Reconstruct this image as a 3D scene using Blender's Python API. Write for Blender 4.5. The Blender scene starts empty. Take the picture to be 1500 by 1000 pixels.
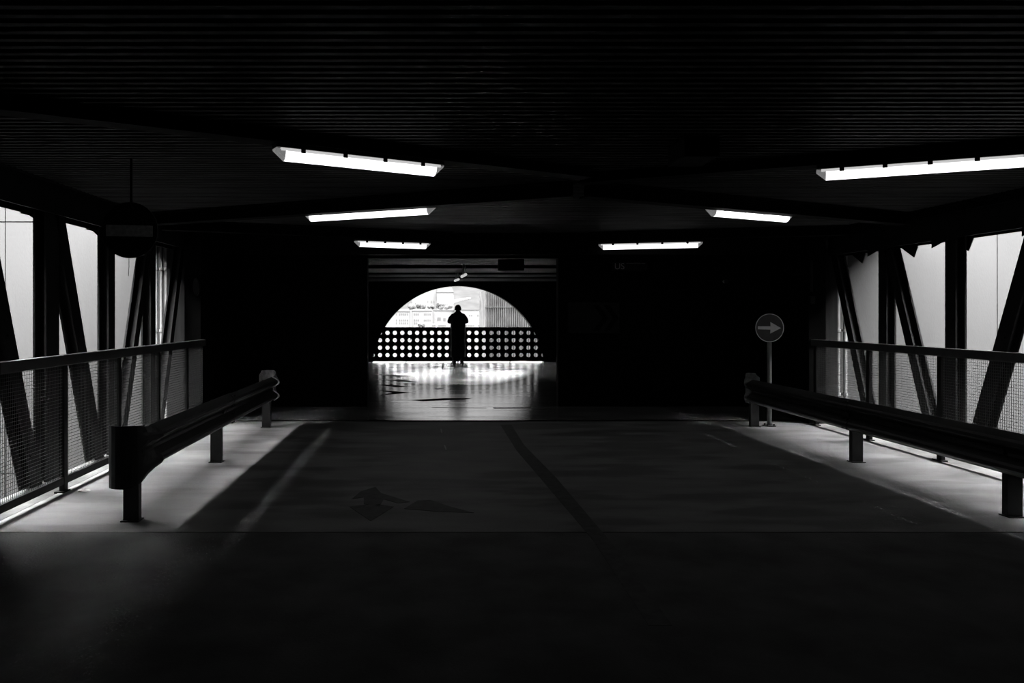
import bpy, bmesh, math, random
from mathutils import Vector, Matrix, noise
random.seed(7)
S = bpy.context.scene
COL = S.collection

# ------------------------------------------------------------------ camera, sky, exposure
F = 1100.0                                  # focal length in pixels of the 1500 px wide frame
H = 1.48                                    # eye height
cam = bpy.data.cameras.new('camera')
cam.sensor_width = 36.0
cam.lens = 36.0 * F / 1500.0
cam.shift_x = 120.0 / 1500.0
cam.shift_y = -40.0 / 1500.0
cam.clip_start = 0.05
cam.clip_end = 3000
co = bpy.data.objects.new('camera', cam)
co.location = (0, 0, H)
co.rotation_euler = (math.pi / 2, 0, 0)
COL.objects.link(co)
S.camera = co

SKY_ZENITH = 105.0
w = bpy.data.worlds.new('overcast_sky')
S.world = w
w.use_nodes = True
nt = w.node_tree
nt.nodes.clear()
tc = nt.nodes.new('ShaderNodeTexCoord')
sp = nt.nodes.new('ShaderNodeSeparateXYZ')
nt.links.new(tc.outputs['Generated'], sp.inputs[0])
cl = nt.nodes.new('ShaderNodeMath'); cl.operation = 'MAXIMUM'; cl.inputs[1].default_value = 0.0
nt.links.new(sp.outputs['Z'], cl.inputs[0])
mr = nt.nodes.new('ShaderNodeMath'); mr.operation = 'MULTIPLY_ADD'      # overcast sky: L = Lz (1 + 2 sin e) / 3
mr.inputs[1].default_value = SKY_ZENITH * 2 / 3
mr.inputs[2].default_value = SKY_ZENITH / 3
nt.links.new(cl.outputs[0], mr.inputs[0])
bg = nt.nodes.new('ShaderNodeBackground')
bg.inputs['Color'].default_value = (1, 1, 1, 1)
nt.links.new(mr.outputs[0], bg.inputs['Strength'])
ow = nt.nodes.new('ShaderNodeOutputWorld')
nt.links.new(bg.outputs[0], ow.inputs[0])

S.view_settings.view_transform = 'Standard'
S.view_settings.look = 'None'
S.view_settings.exposure = 0.0
S.view_settings.gamma = 1.0
S.view_settings.use_curve_mapping = False

# ------------------------------------------------------------------ helpers
def R(d): return math.radians(d)

def mat(name, v, rough=0.6, metal=0.0, spec=0.5, var=0.0, scale=3.0, stretch=(1, 1, 1), bump=0.0, bscale=40.0,
        rvar=0.0, emit=0.0, patch=0.0, detail=6):
    m = bpy.data.materials.new(name)
    m.use_nodes = True
    n = m.node_tree
    b = n.nodes['Principled BSDF']
    b.inputs['Base Color'].default_value = (v, v, v, 1)
    b.inputs['Roughness'].default_value = rough
    b.inputs['Metallic'].default_value = metal
    b.inputs['Specular IOR Level'].default_value = spec
    t = n.nodes.new('ShaderNodeTexCoord')
    mp = n.nodes.new('ShaderNodeMapping')
    mp.inputs['Scale'].default_value = stretch
    n.links.new(t.outputs['Object'], mp.inputs[0])
    if var or rvar:
        ns = n.nodes.new('ShaderNodeTexNoise')
        ns.inputs['Scale'].default_value = scale
        ns.inputs['Detail'].default_value = detail
        n.links.new(mp.outputs[0], ns.inputs['Vector'])
        if var:
            r = n.nodes.new('ShaderNodeMapRange')
            r.inputs['From Min'].default_value = 0.3
            r.inputs['From Max'].default_value = 0.7
            r.inputs['To Min'].default_value = v * (1 - var)
            r.inputs['To Max'].default_value = v * (1 + var)
            n.links.new(ns.outputs['Fac'], r.inputs['Value'])
            src = r.outputs[0]
            if patch:
                ns2 = n.nodes.new('ShaderNodeTexNoise')
                ns2.inputs['Scale'].default_value = 1.1
                ns2.inputs['Detail'].default_value = 3
                n.links.new(mp.outputs[0], ns2.inputs['Vector'])
                r2 = n.nodes.new('ShaderNodeMapRange')
                r2.inputs['From Min'].default_value = 0.42
                r2.inputs['From Max'].default_value = 0.5
                r2.inputs['To Min'].default_value = 1 - patch
                r2.inputs['To Max'].default_value = 1.0
                n.links.new(ns2.outputs['Fac'], r2.inputs['Value'])
                mu = n.nodes.new('ShaderNodeMath'); mu.operation = 'MULTIPLY'
                n.links.new(src, mu.inputs[0]); n.links.new(r2.outputs[0], mu.inputs[1])
                src = mu.outputs[0]
            n.links.new(src, b.inputs['Base Color'])
        if rvar:
            r = n.nodes.new('ShaderNodeMapRange')
            r.inputs['From Min'].default_value = 0.3
            r.inputs['From Max'].default_value = 0.7
            r.inputs['To Min'].default_value = max(0.02, rough - rvar)
            r.inputs['To Max'].default_value = min(1, rough + rvar)
            n.links.new(ns.outputs['Fac'], r.inputs['Value'])
            n.links.new(r.outputs[0], b.inputs['Roughness'])
    if bump:
        nb = n.nodes.new('ShaderNodeTexNoise')
        nb.inputs['Scale'].default_value = bscale
        nb.inputs['Detail'].default_value = 4
        n.links.new(mp.outputs[0], nb.inputs['Vector'])
        bu = n.nodes.new('ShaderNodeBump')
        bu.inputs['Strength'].default_value = bump
        bu.inputs['Distance'].default_value = 0.01
        n.links.new(nb.outputs['Fac'], bu.inputs['Height'])
        n.links.new(bu.outputs[0], b.inputs['Normal'])
    if emit:
        b.inputs['Emission Color'].default_value = (1, 1, 1, 1)
        b.inputs['Emission Strength'].default_value = emit
    return m

M = {
    'deck': mat('worn_concrete_deck', 0.23, 0.6, spec=0.4, var=0.35, scale=2.2, stretch=(0.6, 1.6, 1), bump=0.35, bscale=60, rvar=0.12, patch=0.28),
    'dimmed': mat('dimmed_board', 0.012, 0.7, spec=0.1, var=0.2),  # near-black: shade on the dim wall fittings is put into the colour
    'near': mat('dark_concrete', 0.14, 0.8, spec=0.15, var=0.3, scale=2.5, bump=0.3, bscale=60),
    'hall': mat('polished_wet_floor', 0.72, 0.165, metal=0.72, spec=1.0, var=0.4, scale=1.4, stretch=(0.5, 3.5, 1), bump=0.05, bscale=5, rvar=0.06),
    'ledge': mat('pale_concrete_ledge', 0.12, 0.8, spec=0.1, var=0.2, scale=9, bump=0.4, bscale=50),
    'black': mat('black_paint', 0.003, 0.8, spec=0.03, var=0.3, scale=2),
    'ceil': mat('corrugated_dark_steel', 0.06, 0.6, metal=0.0, spec=0.04, var=0.4, scale=3, stretch=(0.5, 4, 1)),
    'hallceil': mat('dimmed_hall_ceiling', 0.03, 0.6, spec=0.05, var=0.7, scale=1.2, stretch=(0.6, 2.5, 1)),  # darker than the bridge ceiling; the hall's dimness is in the colour
    'beam': mat('dark_painted_beam', 0.004, 0.7, spec=0.05, var=0.3, scale=4),
    'steel': mat('galvanised_truss_steel', 0.013, 0.6, metal=0.0, spec=0.05, var=0.3, scale=6, stretch=(1, 1, 0.4), bump=0.15, bscale=80),
    'rail': mat('dark_rail_steel', 0.006, 0.5, spec=0.15, var=0.3, scale=8),
    'railtop': mat('lit_handrail_paint', 0.03, 0.42, spec=0.5, var=0.3, scale=12),  # paler than the other rails, to carry the lit top edge
    'wire': mat('dark_mesh_wire', 0.02, 0.6, spec=0.3),
    'guard': mat('weathered_guardrail_steel', 0.020, 0.45, metal=0.0, spec=0.4, var=0.35, scale=10, stretch=(1, 0.3, 1)),
    'term': mat('lit_terminal_steel', 0.28, 0.55, metal=0.0, spec=0.4, var=0.35, scale=25),  # guard rail steel made paler so the far ends look lit
    'facade': mat('pale_rendered_concrete', 0.035, 0.95, spec=0.0, var=0.05, scale=1.5, stretch=(1, 1, 0.4), bump=0.1, bscale=70),
    'pier': mat('grey_streaked_render', 0.014, 0.85, spec=0.0, var=0.4, scale=14, stretch=(1, 1, 0.08)),
    'pipe': mat('pale_downpipe', 0.085, 0.6, spec=0.05, var=0.15, scale=10),
    'clamp': mat('pipe_clamp', 0.12, 0.5),
    'outer': mat('neighbour_wall', 0.012, 0.95, spec=0.0, var=0.1),
    'ground': mat('courtyard_ground', 0.012, 0.95, spec=0.0, var=0.2, scale=0.5),
    'mark': mat('old_black_line_paint', 0.08, 0.6, spec=0.4, var=0.3, scale=14),
    'scuff': mat('tyre_rubber_mark', 0.01, 0.9, spec=0.05, var=0.3, scale=14),
    'white': mat('sign_white', 0.97, 0.5, var=0.06, scale=20),
    'blue': mat('sign_blue_ground', 0.06, 0.45, var=0.15, scale=10),
    'red': mat('sign_red_ground', 0.01, 0.6, spec=0.2),
    'dimwhite': mat('dimmed_sign_white', 0.6, 0.7, var=0.25, scale=30),  # white greyed down; shade of the backlit bar and dim fittings in colour
    'pole': mat('sign_pole_grey', 0.22, 0.5, spec=0.4, var=0.2, scale=12),
    'cloth': mat('black_wool_coat', 0.006, 0.95, spec=0.05, var=0.3, scale=30, bump=0.3, bscale=90),
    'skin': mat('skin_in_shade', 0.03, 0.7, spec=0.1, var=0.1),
    'hair': mat('dark_hair', 0.006, 0.8, spec=0.1, var=0.3, scale=50),
    'glow': mat('lit_diffuser', 0.8, 0.4, emit=2.0),
    'glowrim': mat('lit_diffuser_shoulder', 0.6, 0.4, emit=0.55),
    'glowend': mat('lit_diffuser_end', 0.5, 0.4, emit=0.16, var=0.3, scale=30),
    'housing': mat('lamp_housing', 0.06, 0.5),
    'clip': mat('lamp_clip', 0.02, 0.5),
    'cityw': mat('white_render', 0.036, 0.9, spec=0.0, var=0.05, scale=0.1),
    'roof': mat('pale_roof', 0.0135, 0.9, spec=0.0, var=0.06, scale=0.3),
    'pane': mat('far_window_glass', 0.02, 0.9, spec=0.0),
    'hill': mat('hazy_hill_scrub', 0.0098, 1.0, spec=0.0, var=0.16, scale=0.12, detail=8),
    'leaf': mat('hazy_foliage', 0.019, 1.0, spec=0.0, var=0.3, scale=0.8),
    'bark': mat('bark', 0.1, 1.0, spec=0.0),
    'road': mat('pale_road', 0.03, 1.0, spec=0.0),
    'slat': mat('pale_slats', 0.022, 0.9, spec=0.0, var=0.35, scale=1.2),
    'slatback': mat('slat_backing', 0.0125, 0.9, spec=0.0, var=0.4, scale=1.5),
    'paper': mat('scrap_paper', 0.5, 0.9, var=0.2, scale=40),
}

class MB:
    def __init__(s): s.v = []; s.f = []; s.smooth = False
    def add(s, vs, fs):
        o = len(s.v)
        s.v += [tuple(v) for v in vs]
        s.f += [tuple(i + o for i in f) for f in fs]
        return s
    def box(s, x0, x1, y0, y1, z0, z1):
        vs = [(x, y, z) for x in (x0, x1) for y in (y0, y1) for z in (z0, z1)]
        return s.add(vs, [(0, 1, 3, 2), (4, 6, 7, 5), (0, 4, 5, 1), (2, 3, 7, 6), (0, 2, 6, 4), (1, 5, 7, 3)])
    def bar(s, p, q, side, w, h):
        """box from p to q, w wide along side, h across"""
        p = Vector(p); q = Vector(q); a = (q - p).normalized()
        sd = Vector(side); sd = (sd - a * sd.dot(a)).normalized()
        c = a.cross(sd)
        vs = [e + sd * (i * w / 2) + c * (j * h / 2) for e in (p, q) for i in (-1, 1) for j in (-1, 1)]
        return s.add(vs, [(0, 1, 3, 2), (4, 6, 7, 5), (0, 4, 5, 1), (2, 3, 7, 6), (0, 2, 6, 4), (1, 5, 7, 3)])
    def tube(s, pts, r, n=10, caps=True):
        pts = [Vector(p) for p in pts]
        rs = r if isinstance(r, (list, tuple)) else [r] * len(pts)
        vs = []; ref = None
        for i, p in enumerate(pts):
            a = (pts[min(i + 1, len(pts) - 1)] - pts[max(i - 1, 0)]).normalized()
            if ref is None:
                ref = Vector((1, 0, 0)) if abs(a.x) < 0.8 else Vector((0, 1, 0))
            u = (ref - a * ref.dot(a)).normalized(); v = a.cross(u); ref = u
            for k in range(n):
                t = 2 * math.pi * k / n
                vs.append(p + (u * math.cos(t) + v * math.sin(t)) * rs[i])
        fs = [(i * n + k, i * n + (k + 1) % n, (i + 1) * n + (k + 1) % n, (i + 1) * n + k)
              for i in range(len(pts) - 1) for k in range(n)]
        if caps:
            fs.append(tuple(range(n))[::-1]); fs.append(tuple((len(pts) - 1) * n + k for k in range(n)))
        return s.add(vs, fs)
    def prism(s, poly, origin, u, v, d):
        """flat polygon (2d) placed by axes u, v at origin, thickened by vector d"""
        o = Vector(origin); u = Vector(u); v = Vector(v); d = Vector(d); n = len(poly)
        a = [o + u * x + v * y for x, y in poly]
        return s.add(a + [p + d for p in a], [tuple(range(n))[::-1], tuple(range(n, 2 * n))] +
                     [(i, (i + 1) % n, (i + 1) % n + n, i + n) for i in range(n)])
    def build(s, name, m, parent=None, smooth=False, bevel=0.0, origin=None):
        me = bpy.data.meshes.new(name)
        o0 = Vector(origin) if origin is not None else Vector((0, 0, 0))
        me.from_pydata([tuple(Vector(v) - o0) for v in s.v], [], s.f)
        me.materials.append(m if not isinstance(m, str) else M[m])
        if smooth:
            me.polygons.foreach_set('use_smooth', [True] * len(me.polygons))
        o = bpy.data.objects.new(name, me)
        o.location = o0
        COL.objects.link(o)
        bm = bmesh.new(); bm.from_mesh(me)
        bmesh.ops.recalc_face_normals(bm, faces=bm.faces)
        bm.to_mesh(me); bm.free()
        if bevel:
            b = o.modifiers.new('bevel', 'BEVEL'); b.width = bevel; b.segments = 2; b.limit_method = 'ANGLE'
        if parent is not None:
            o.parent = parent
            o.location = o0 - world_loc(parent)
        return o

def world_loc(o):
    l = Vector(o.location)
    while o.parent:
        o = o.parent; l += Vector(o.location)
    return l

def empty(name, loc, label=None, cat=None, group=None, kind=None):
    o = bpy.data.objects.new(name, None)
    o.empty_display_size = 0.1
    o.location = loc
    COL.objects.link(o)
    return tag(o, label, cat, group, kind)

def tag(o, label=None, cat=None, group=None, kind=None):
    if label: o['label'] = label
    if cat: o['category'] = cat
    if group: o['group'] = group
    if kind: o['kind'] = kind
    return o

def struct(o, label=None):
    o['kind'] = 'structure'
    if label: o['label'] = label
    return o

def copy_tree(o, parent=None):
    c = o.copy(); COL.objects.link(c); c.parent = parent
    for ch in list(o.children): copy_tree(ch, c)
    return c

def bx(x0, x1, y0, y1, z0, z1): return MB().box(x0, x1, y0, y1, z0, z1)
def px(x, y, Y): return Vector(((x - 630) * Y / F, Y, H + (460 - y) * Y / F))       # photo pixel at depth Y
def hbeam(mb, p, q, flange_w, depth, side_x=(1, 0, 0), t=0.02):
    """H section as one closed profile; flanges are parallel to the truss plane, set apart along side_x"""
    p = Vector(p); q = Vector(q); a = (q - p).normalized()
    sx = Vector(side_x); sx = (sx - a * sx.dot(a)).normalized(); v = a.cross(sx)
    W, D, h = flange_w / 2, depth / 2, t * 0.4
    poly = [(-D, -W), (-D + t, -W), (-D + t, -h), (D - t, -h), (D - t, -W), (D, -W), (D, W), (D - t, W), (D - t, h), (-D + t, h), (-D + t, W), (-D, W)]
    return mb.prism(poly, p, sx, v, q - p)

# key depths and widths
Y0, Y1 = 5.10, 10.40            # the open bridge span
YF = 10.75                      # facade the bridge runs into
YO = 12.0                       # inner wall with the opening towards the far hall
YA = 23.15                      # wall with the round opening
FL, FR = -3.06, 5.17            # railing lines
TL, TR = -3.45, 5.60            # truss lines
ZC = 2.64                       # ceiling

# ------------------------------------------------------------------ structure: floors
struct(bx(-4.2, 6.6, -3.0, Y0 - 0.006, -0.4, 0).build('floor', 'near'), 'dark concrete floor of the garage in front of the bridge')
struct(bx(FL - 0.02, FR - 0.02, Y0 + 0.006, Y1 - 0.02, -0.3, 0).build('floor', 'deck'), 'worn concrete deck of the bridge between the two railings')
struct(bx(-4.0, 6.6, Y1 + 0.02, YA + 0.5, -0.4, 0.004).build('floor', 'hall'), 'smooth reflective floor of the far hall behind the bridge')
struct(bx(FL - 0.02, FR - 0.02, Y1 - 0.019, Y1 + 0.019, -0.05, 0.010).build('trim_1', 'black'), 'black expansion joint strip across the far end of the bridge')
struct(bx(FL - 0.38, FL - 0.035, Y0 + 0.19, Y1, -0.3, -0.004).build('trim_2', 'ledge'), 'pale concrete ledge along the foot of the left railing')
struct(bx(FR - 0.005, FR + 0.36, Y0 + 0.19, Y1, -0.3, -0.004).build('trim_3', 'ledge'), 'pale concrete ledge along the foot of the right railing')
struct(bx(FL - 0.02, FR - 0.02, Y0 - 0.005, Y0 + 0.005, -0.05, -0.004).build('trim_4', 'black'), 'thin dark floor joint across the near end of the bridge')

# ------------------------------------------------------------------ structure: ceiling
def corrugated(x0, x1, y0, y1, z, pitch, d):
    mb = MB(); prof = []
    y = y0
    while y < y1 - 1e-6:
        for a, zz in ((0, 0), (0.42, 0), (0.5, d), (0.92, d)):
            prof.append((min(y + a * pitch, y1), z + zz))
        y += pitch
    prof.append((y1, z))
    vs = [(x, yy, zz) for yy, zz in prof for x in (x0, x1)]
    fs = [(2 * i, 2 * i + 1, 2 * i + 3, 2 * i + 2) for i in range(len(prof) - 1)]
    return mb.add(vs, fs)
struct(corrugated(-4.2, 6.6, -1.0, Y1 + 0.3, ZC, 0.085, 0.03).build('ceiling', 'ceil'), 'dark corrugated steel ceiling over the bridge')
struct(corrugated(-3.6, 6.4, YO + 0.2, YA, 2.49, 0.30, 0.05).build('ceiling', 'hallceil'), 'low corrugated ceiling of the far hall')
struct(bx(-4.2, 6.6, -3.0, YO + 0.2, ZC + 0.05, ZC + 0.3).build('ceiling', 'black'), 'roof slab above the bridge')
struct(bx(-3.8, 6.6, YO + 0.21, YA + 0.5, 2.56, 2.9).build('ceiling', 'black'), 'roof slab above the far hall')

for Yb, zb_ in ((15.6, 2.43), (18.4, 2.45), (20.6, 2.46)):
    struct(bx(-3.0, 5.2, Yb - 0.06, Yb + 0.06, zb_, 2.49).build('trim_10', 'black'), 'dark cross rib under the far hall ceiling')
# ------------------------------------------------------------------ structure: walls
struct(bx(-4.2, FL, -3.0, Y0 + 0.18, 0, ZC + 0.05).build('wall_left', 'black'), 'black wall left of the camera')
struct(bx(FR, 6.6, -3.0, Y0 + 0.18, 0, ZC + 0.05).build('wall_right', 'black'), 'black wall right of the camera')
struct(bx(-4.2, 6.6, -3.2, -3.0, -0.2, ZC + 0.2).build('wall_back', 'black'), 'wall behind the camera')
# bridge end: dark jambs and lintel
struct(bx(-3.32, -3.10, Y1 - 0.25, YF, 0, ZC + 0.05).build('wall_left', 'black'), 'dark jamb at the far left end of the bridge')
struct(bx(-4.0, -3.10, YF + 0.01, YO, 0, ZC + 0.05).build('wall_left', 'black'), 'dark side wall left of the lobby behind the bridge')
struct(bx(5.12, 5.35, Y1 - 0.25, YF, 0, ZC + 0.05).build('wall_right', 'black'), 'dark jamb at the far right end of the bridge')
struct(bx(5.35, 6.6, YF + 0.01, YO, 0, ZC + 0.05).build('wall_right', 'black'), 'dark side wall right of the lobby behind the bridge')
struct(bx(-3.10, 5.12, YF, YF + 0.15, 2.335, ZC).build('trim_5', 'black'), 'dark lintel over the far end of the bridge')
# wall facing the camera with the opening into the hall
wf = empty('wall_front', (0, YO, 0)); struct(wf, 'black wall behind the bridge with a wide opening')
bx(-3.10, -1.0, YO, YO + 0.2, 0, ZC).build('wall_panel', 'black', wf)
bx(2.05, 5.40, YO, YO + 0.2, 0, ZC).build('wall_panel', 'black', wf)
bx(-1.0, 2.05, YO, YO + 0.2, 2.375, ZC).build('wall_panel', 'black', wf)
struct(bx(-3.6, -3.0, YO + 0.2, YA, 0, 2.6).build('wall_left', 'black'), 'black left wall of the far hall')
struct(bx(5.2, 6.0, YO + 0.2, YA, 0, 2.6).build('wall_right', 'black'), 'black right wall of the far hall')
# far wall with round opening
def arch_wall():
    cx, cz, r = 0.865, -0.31, 2.66
    x0, x1, z0, z1 = -3.6, 6.4, -0.3, 2.6
    mb = MB(); n = 64
    a0 = math.asin((z0 - cz) / r) if abs(z0 - cz) < r else 0
    arc = [(cx + r * math.cos(a), cz + r * math.sin(a)) for a in [a0 + (math.pi - 2 * a0) * i / n for i in range(n + 1)]]
    outer = []
    for ax, az in arc:
        dx, dz = ax - cx, az - cz
        t = min([((x1 - cx) / dx) if dx > 1e-6 else 1e9, ((x0 - cx) / dx) if dx < -1e-6 else 1e9, ((z1 - cz) / dz) if dz > 1e-6 else 1e9])
        outer.append((cx + dx * t, cz + dz * t))
    for corner in ((x1, z1), (x0, z1)):
        k = min(range(len(outer)), key=lambda i: (outer[i][0] - corner[0]) ** 2 + (outer[i][1] - corner[1]) ** 2)
        outer[k] = corner
    vs = []
    for yy in (YA, YA + 0.35):
        vs += [(a, yy, b) for a, b in arc] + [(a, yy, b) for a, b in outer]
    m_ = n + 1; k2 = 2 * m_; fs = []
    for i in range(n):
        fs.append((i, i + 1, m_ + i + 1, m_ + i))
        fs.append((k2 + i, k2 + i + 1, k2 + m_ + i + 1, k2 + m_ + i))
        fs.append((i, i + 1, k2 + i + 1, k2 + i))
        fs.append((m_ + i, m_ + i + 1, k2 + m_ + i + 1, k2 + m_ + i))
    return mb.add(vs, fs)
struct(bx(-3.8, 6.6, YA + 0.5, YA + 3.65, 2.95, 3.2).build('ceiling', 'black'), 'unseen slab added outside the round opening to block sky light')  # added out of view to hold sky light off the hall floor
struct(arch_wall().build('wall_far', 'black'), 'black end wall of the hall with a large round opening')

# ------------------------------------------------------------------ facades outside (concrete panels with joints)
def facade(name, label, xs, zs, y, d=0.25):
    r = empty(name, (0, y, -8)); struct(r, label)
    for i in range(len(xs) - 1):
        for j in range(len(zs) - 1):
            bx(xs[i] + .008, xs[i + 1] - .008, y, y + 0.08, zs[j] + .008, zs[j + 1] - .008).build('panel', 'facade', r)
    bx(min(xs), max(xs), y + 0.03, y + d, zs[0], zs[-1]).build('backing', 'pier', r)
    return r
facade('wall_far_left', 'pale concrete facade seen through the left side of the bridge', (-14, -10, -6.08, -3.36), (-8, -4.4, -0.8, 2.80, 4.2), YF)
facade('wall_far_right', 'pale concrete facade seen through the right side of the bridge', (5.36, 8.12, 12, 16), (-8, -3.2, 4.2), YF)
struct(bx(-3.3, 5.3, YF + 0.1, YF + 0.4, ZC + 0.31, 4.2).build('wall_upper', 'facade'), 'upper facade above the bridge')
struct(bx(-14, FL - 1.14, Y0 - 0.3, Y0 - 0.02, -8, 4.2).build('wall_near_left', 'outer'), 'outer wall of the near building, left')
struct(bx(6.6, 16, Y0 - 0.3, Y0 - 0.02, -8, 4.2).build('wall_near_right', 'outer'), 'outer wall of the near building, right')
struct(bx(-4.2, 6.6, Y0 - 0.3, Y0 - 0.02, ZC + 0.31, 4.2).build('wall_near_upper', 'outer'), 'outer wall of the near building above the bridge')
struct(bx(-26, -14.1, -12, 30, -8, 11.45).build('wall_skyblock_left', 'outer'), 'unseen building added on the left to block low sky')  # added out of view, height set to cut low sky off the deck
struct(bx(16.1, 28, -12, 30, -8, 10.45).build('wall_skyblock_right', 'outer'), 'unseen building added on the right to block low sky')  # same sky block on the right side, also out of view
struct(bx(-40, 40, Y0 - 20, YF + 20, -8.3, -8).build('ground', 'ground'), 'courtyard ground below the bridge')
# streaked piers beside the bridge end
struct(bx(-3.66, -3.36, Y1 + 0.03, YF - 0.01, -8, 2.40).build('trim_6', 'pier'), 'grey streaked pier at the far left corner of the bridge')
struct(bx(5.37, 5.66, Y1 + 0.03, YF - 0.01, -8, 2.40).build('trim_7', 'pier'), 'grey streaked pier at the far right corner of the bridge')

# downpipes
def pipes(name, label, specs):
    r = empty(name, (specs[0][0], YF - 0.1, -1.5), label, 'pipes')
    for (x, rad, y) in specs:
        p = MB().tube([(x, y, -6), (x, y, 2.62)], rad, 14).build('pipe', 'pipe', r, smooth=True)
        for z in (-0.6, 0.35, 1.25, 2.12):
            mb = MB().tube([(x, y, z - 0.018), (x, y, z + 0.018)], rad + 0.012, 14)
            mb.box(x - 0.012, x + 0.012, y, YF - 0.002, z - 0.012, z + 0.012)
            mb.build('clamp', 'clamp', p)
    return r
pipes('downpipes', 'two thin and one thick pale downpipe on the facade left of the bridge end', [(-3.86, 0.022, 10.60), (-3.79, 0.022, 10.60), (-3.71, 0.045, 10.62)])
pipes('downpipes', 'pair of thin pale downpipes on the facade beside the right bridge end', [(5.76, 0.026, 10.60), (5.86, 0.026, 10.60)])

# ------------------------------------------------------------------ trusses
def truss(name, label, X, zt, sgn, ys, dirs):
    """sgn: +1 when the outside is towards +x"""
    r = empty(name, (X, Y0, -0.6), label, 'truss')
    zb = -0.55; ch = 0.26
    hbeam(MB(), (X, Y0 + 0.19, zt + ch / 2), (X, Y1 - 0.06, zt + ch / 2), ch, 0.24).build('top_chord', 'steel', r)
    hbeam(MB(), (X, Y0 + 0.01, zb), (X, Y1 - 0.08, zb), ch, 0.24).build('bottom_chord', 'steel', r)
    for y in ys:
        hbeam(MB(), (X, y, zb + 0.1), (X, y, zt + 0.16), 0.23 if sgn < 0 and y < 7 else 0.16, 0.12).build('upright', 'steel', r)
        # gusset plates at the chord, on the outer side, with a slanted lower edge
        MB().prism([(-0.20, 0), (0.20, 0), (0.20, -0.10), (-0.05, -0.03), (-0.20, -0.03)], (X - 0.125, y, zt + 0.02), (0, 1, 0), (0, 0, 1), (0.008, 0, 0)).build('gusset_plate', 'steel', r)
        b = MB()
        for z in (0.62, 1.32, 1.40, 1.94):
            b.box(X - 0.070, X - 0.058, y - 0.05, y - 0.02, z, z + 0.03)
        b.build('bolt_row', 'steel', r)['kind'] = 'stuff'
    for a, b_, d in dirs:
        if d == 'down_far':        # top near, foot far
            p = (X, a + 0.10, zt + 0.10); q = (X, b_ - 0.10, zb + 0.05)
        else:
            p = (X, b_ - 0.05, zt + 0.12); q = (X, a + 0.08, zb + 0.05)
        hbeam(MB(), p, q, 0.17 if d == 'down_far' else 0.13, 0.12).build('diagonal_brace', 'steel', r)
        m_ = MB(); P = Vector(p); Q = Vector(q)
        for t in (0.35, 0.39, 0.7, 0.74):
            c = P.lerp(Q, t); m_.bar(c + Vector((-0.063, -0.03, 0)), c + Vector((-0.063, 0.03, 0)), (1, 0, 0), 0.02, 0.02)
            m_.bar(c + Vector((0.063, -0.03, 0)), c + Vector((0.063, 0.03, 0)), (1, 0, 0), 0.02, 0.02)
        m_.build('bolt_row', 'steel', r)['kind'] = 'stuff'
    return r
ys = (5.55, 6.75, 8.0, 9.2)
pan = [(5.55, 6.75, 'down_far'), (6.75, 8.0, 'down_far'), (8.0, 9.2, 'up_far'), (9.2, 10.40, 'up_far')]
truss('bridge_truss', 'dark steel truss on the left side of the bridge, behind the left railing', TL, 2.37, -1, ys, pan)
tr = truss('bridge_truss', 'dark steel truss on the right side of the bridge, behind the right railing', TR, 2.28, 1, ys, pan)
for (x0, y0) in ((1257, 377), (1331, 370), (1409, 362)):           # pointed bracket plates hanging under the right chord
    Yb = F * (TR + 0.1) / (x0 - 630)
    MB().prism([(-0.16, 0.10), (0.16, 0.10), (0.16, 0.0), (0.09, -0.12), (-0.16, 0.02)], (TR + 0.10, Yb, 2.27), (0, -1, 0), (0, 0, 1), (0.012, 0, 0)).build('bracket_plate', 'steel', tr)

# ceiling fascia: closes the roof edge above the chords
struct(bx(TL - 0.16, TL + 0.16, Y0, YF, 2.634, ZC + 0.06).build('trim_8', 'beam'), 'dark roof edge above the left truss')
struct(bx(TR - 0.16, TR + 0.16, Y0, YF, 2.544, ZC + 0.06).build('trim_9', 'beam'), 'dark roof edge above the right truss')

# ------------------------------------------------------------------ railings with wire mesh
def railing(label, X, posts, y0, y1, inside):
    r = empty('railing', (X, y0, 0), label, 'railing')
    bx(X - 0.035, X + 0.035, y0, y1, 1.055, 1.14).build('top_rail', 'railtop', r, bevel=0.006)
    bx(X - 0.02, X + 0.02, y0, y1, 0.065, 0.125).build('bottom_rail', 'rail', r, bevel=0.004)
    for y in posts:
        mb = bx(X - 0.022, X + 0.022, y - 0.03, y + 0.03, 0.0, 1.06)
        mb.box(X - 0.05, X + 0.03, y - 0.06, y + 0.06, -0.004, 0.010)
        mb.build('post', 'rail', r)
    # one welded mesh panel per bay
    e = [y0] + [p for p in posts if y0 < p < y1] + [y1]
    e = sorted(set(e))
    for a, b in zip(e[:-1], e[1:]):
        if b - a < 0.2: continue
        mb = MB()
        a2, b2 = a + 0.03, b - 0.03
        n = int((b2 - a2) / 0.026)
        for i in range(n + 1):
            y = a2 + (b2 - a2) * i / n
            mb.box(X - 0.0015, X + 0.0015, y - 0.0014, y + 0.0014, 0.12, 1.06)
        k = 0.14
        while k < 1.05:
            mb.box(X + 0.0015, X + 0.0045, a2, b2, k - 0.0015, k + 0.0015)
            k += 0.0275
        o = mb.build('wire_mesh', 'wire', r); o['kind'] = 'stuff'
    return r
railing('long dark steel railing with wire mesh on the left side of the bridge', FL, (6.27, 7.36, 8.44, 9.42), Y0 + 0.19, Y1 - 0.27, 1)
railing('long dark steel railing with wire mesh on the right side of the bridge', FR, (6.36, 7.60, 8.84, 10.05), Y0 + 0.19, Y1 - 0.27, -1)

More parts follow.
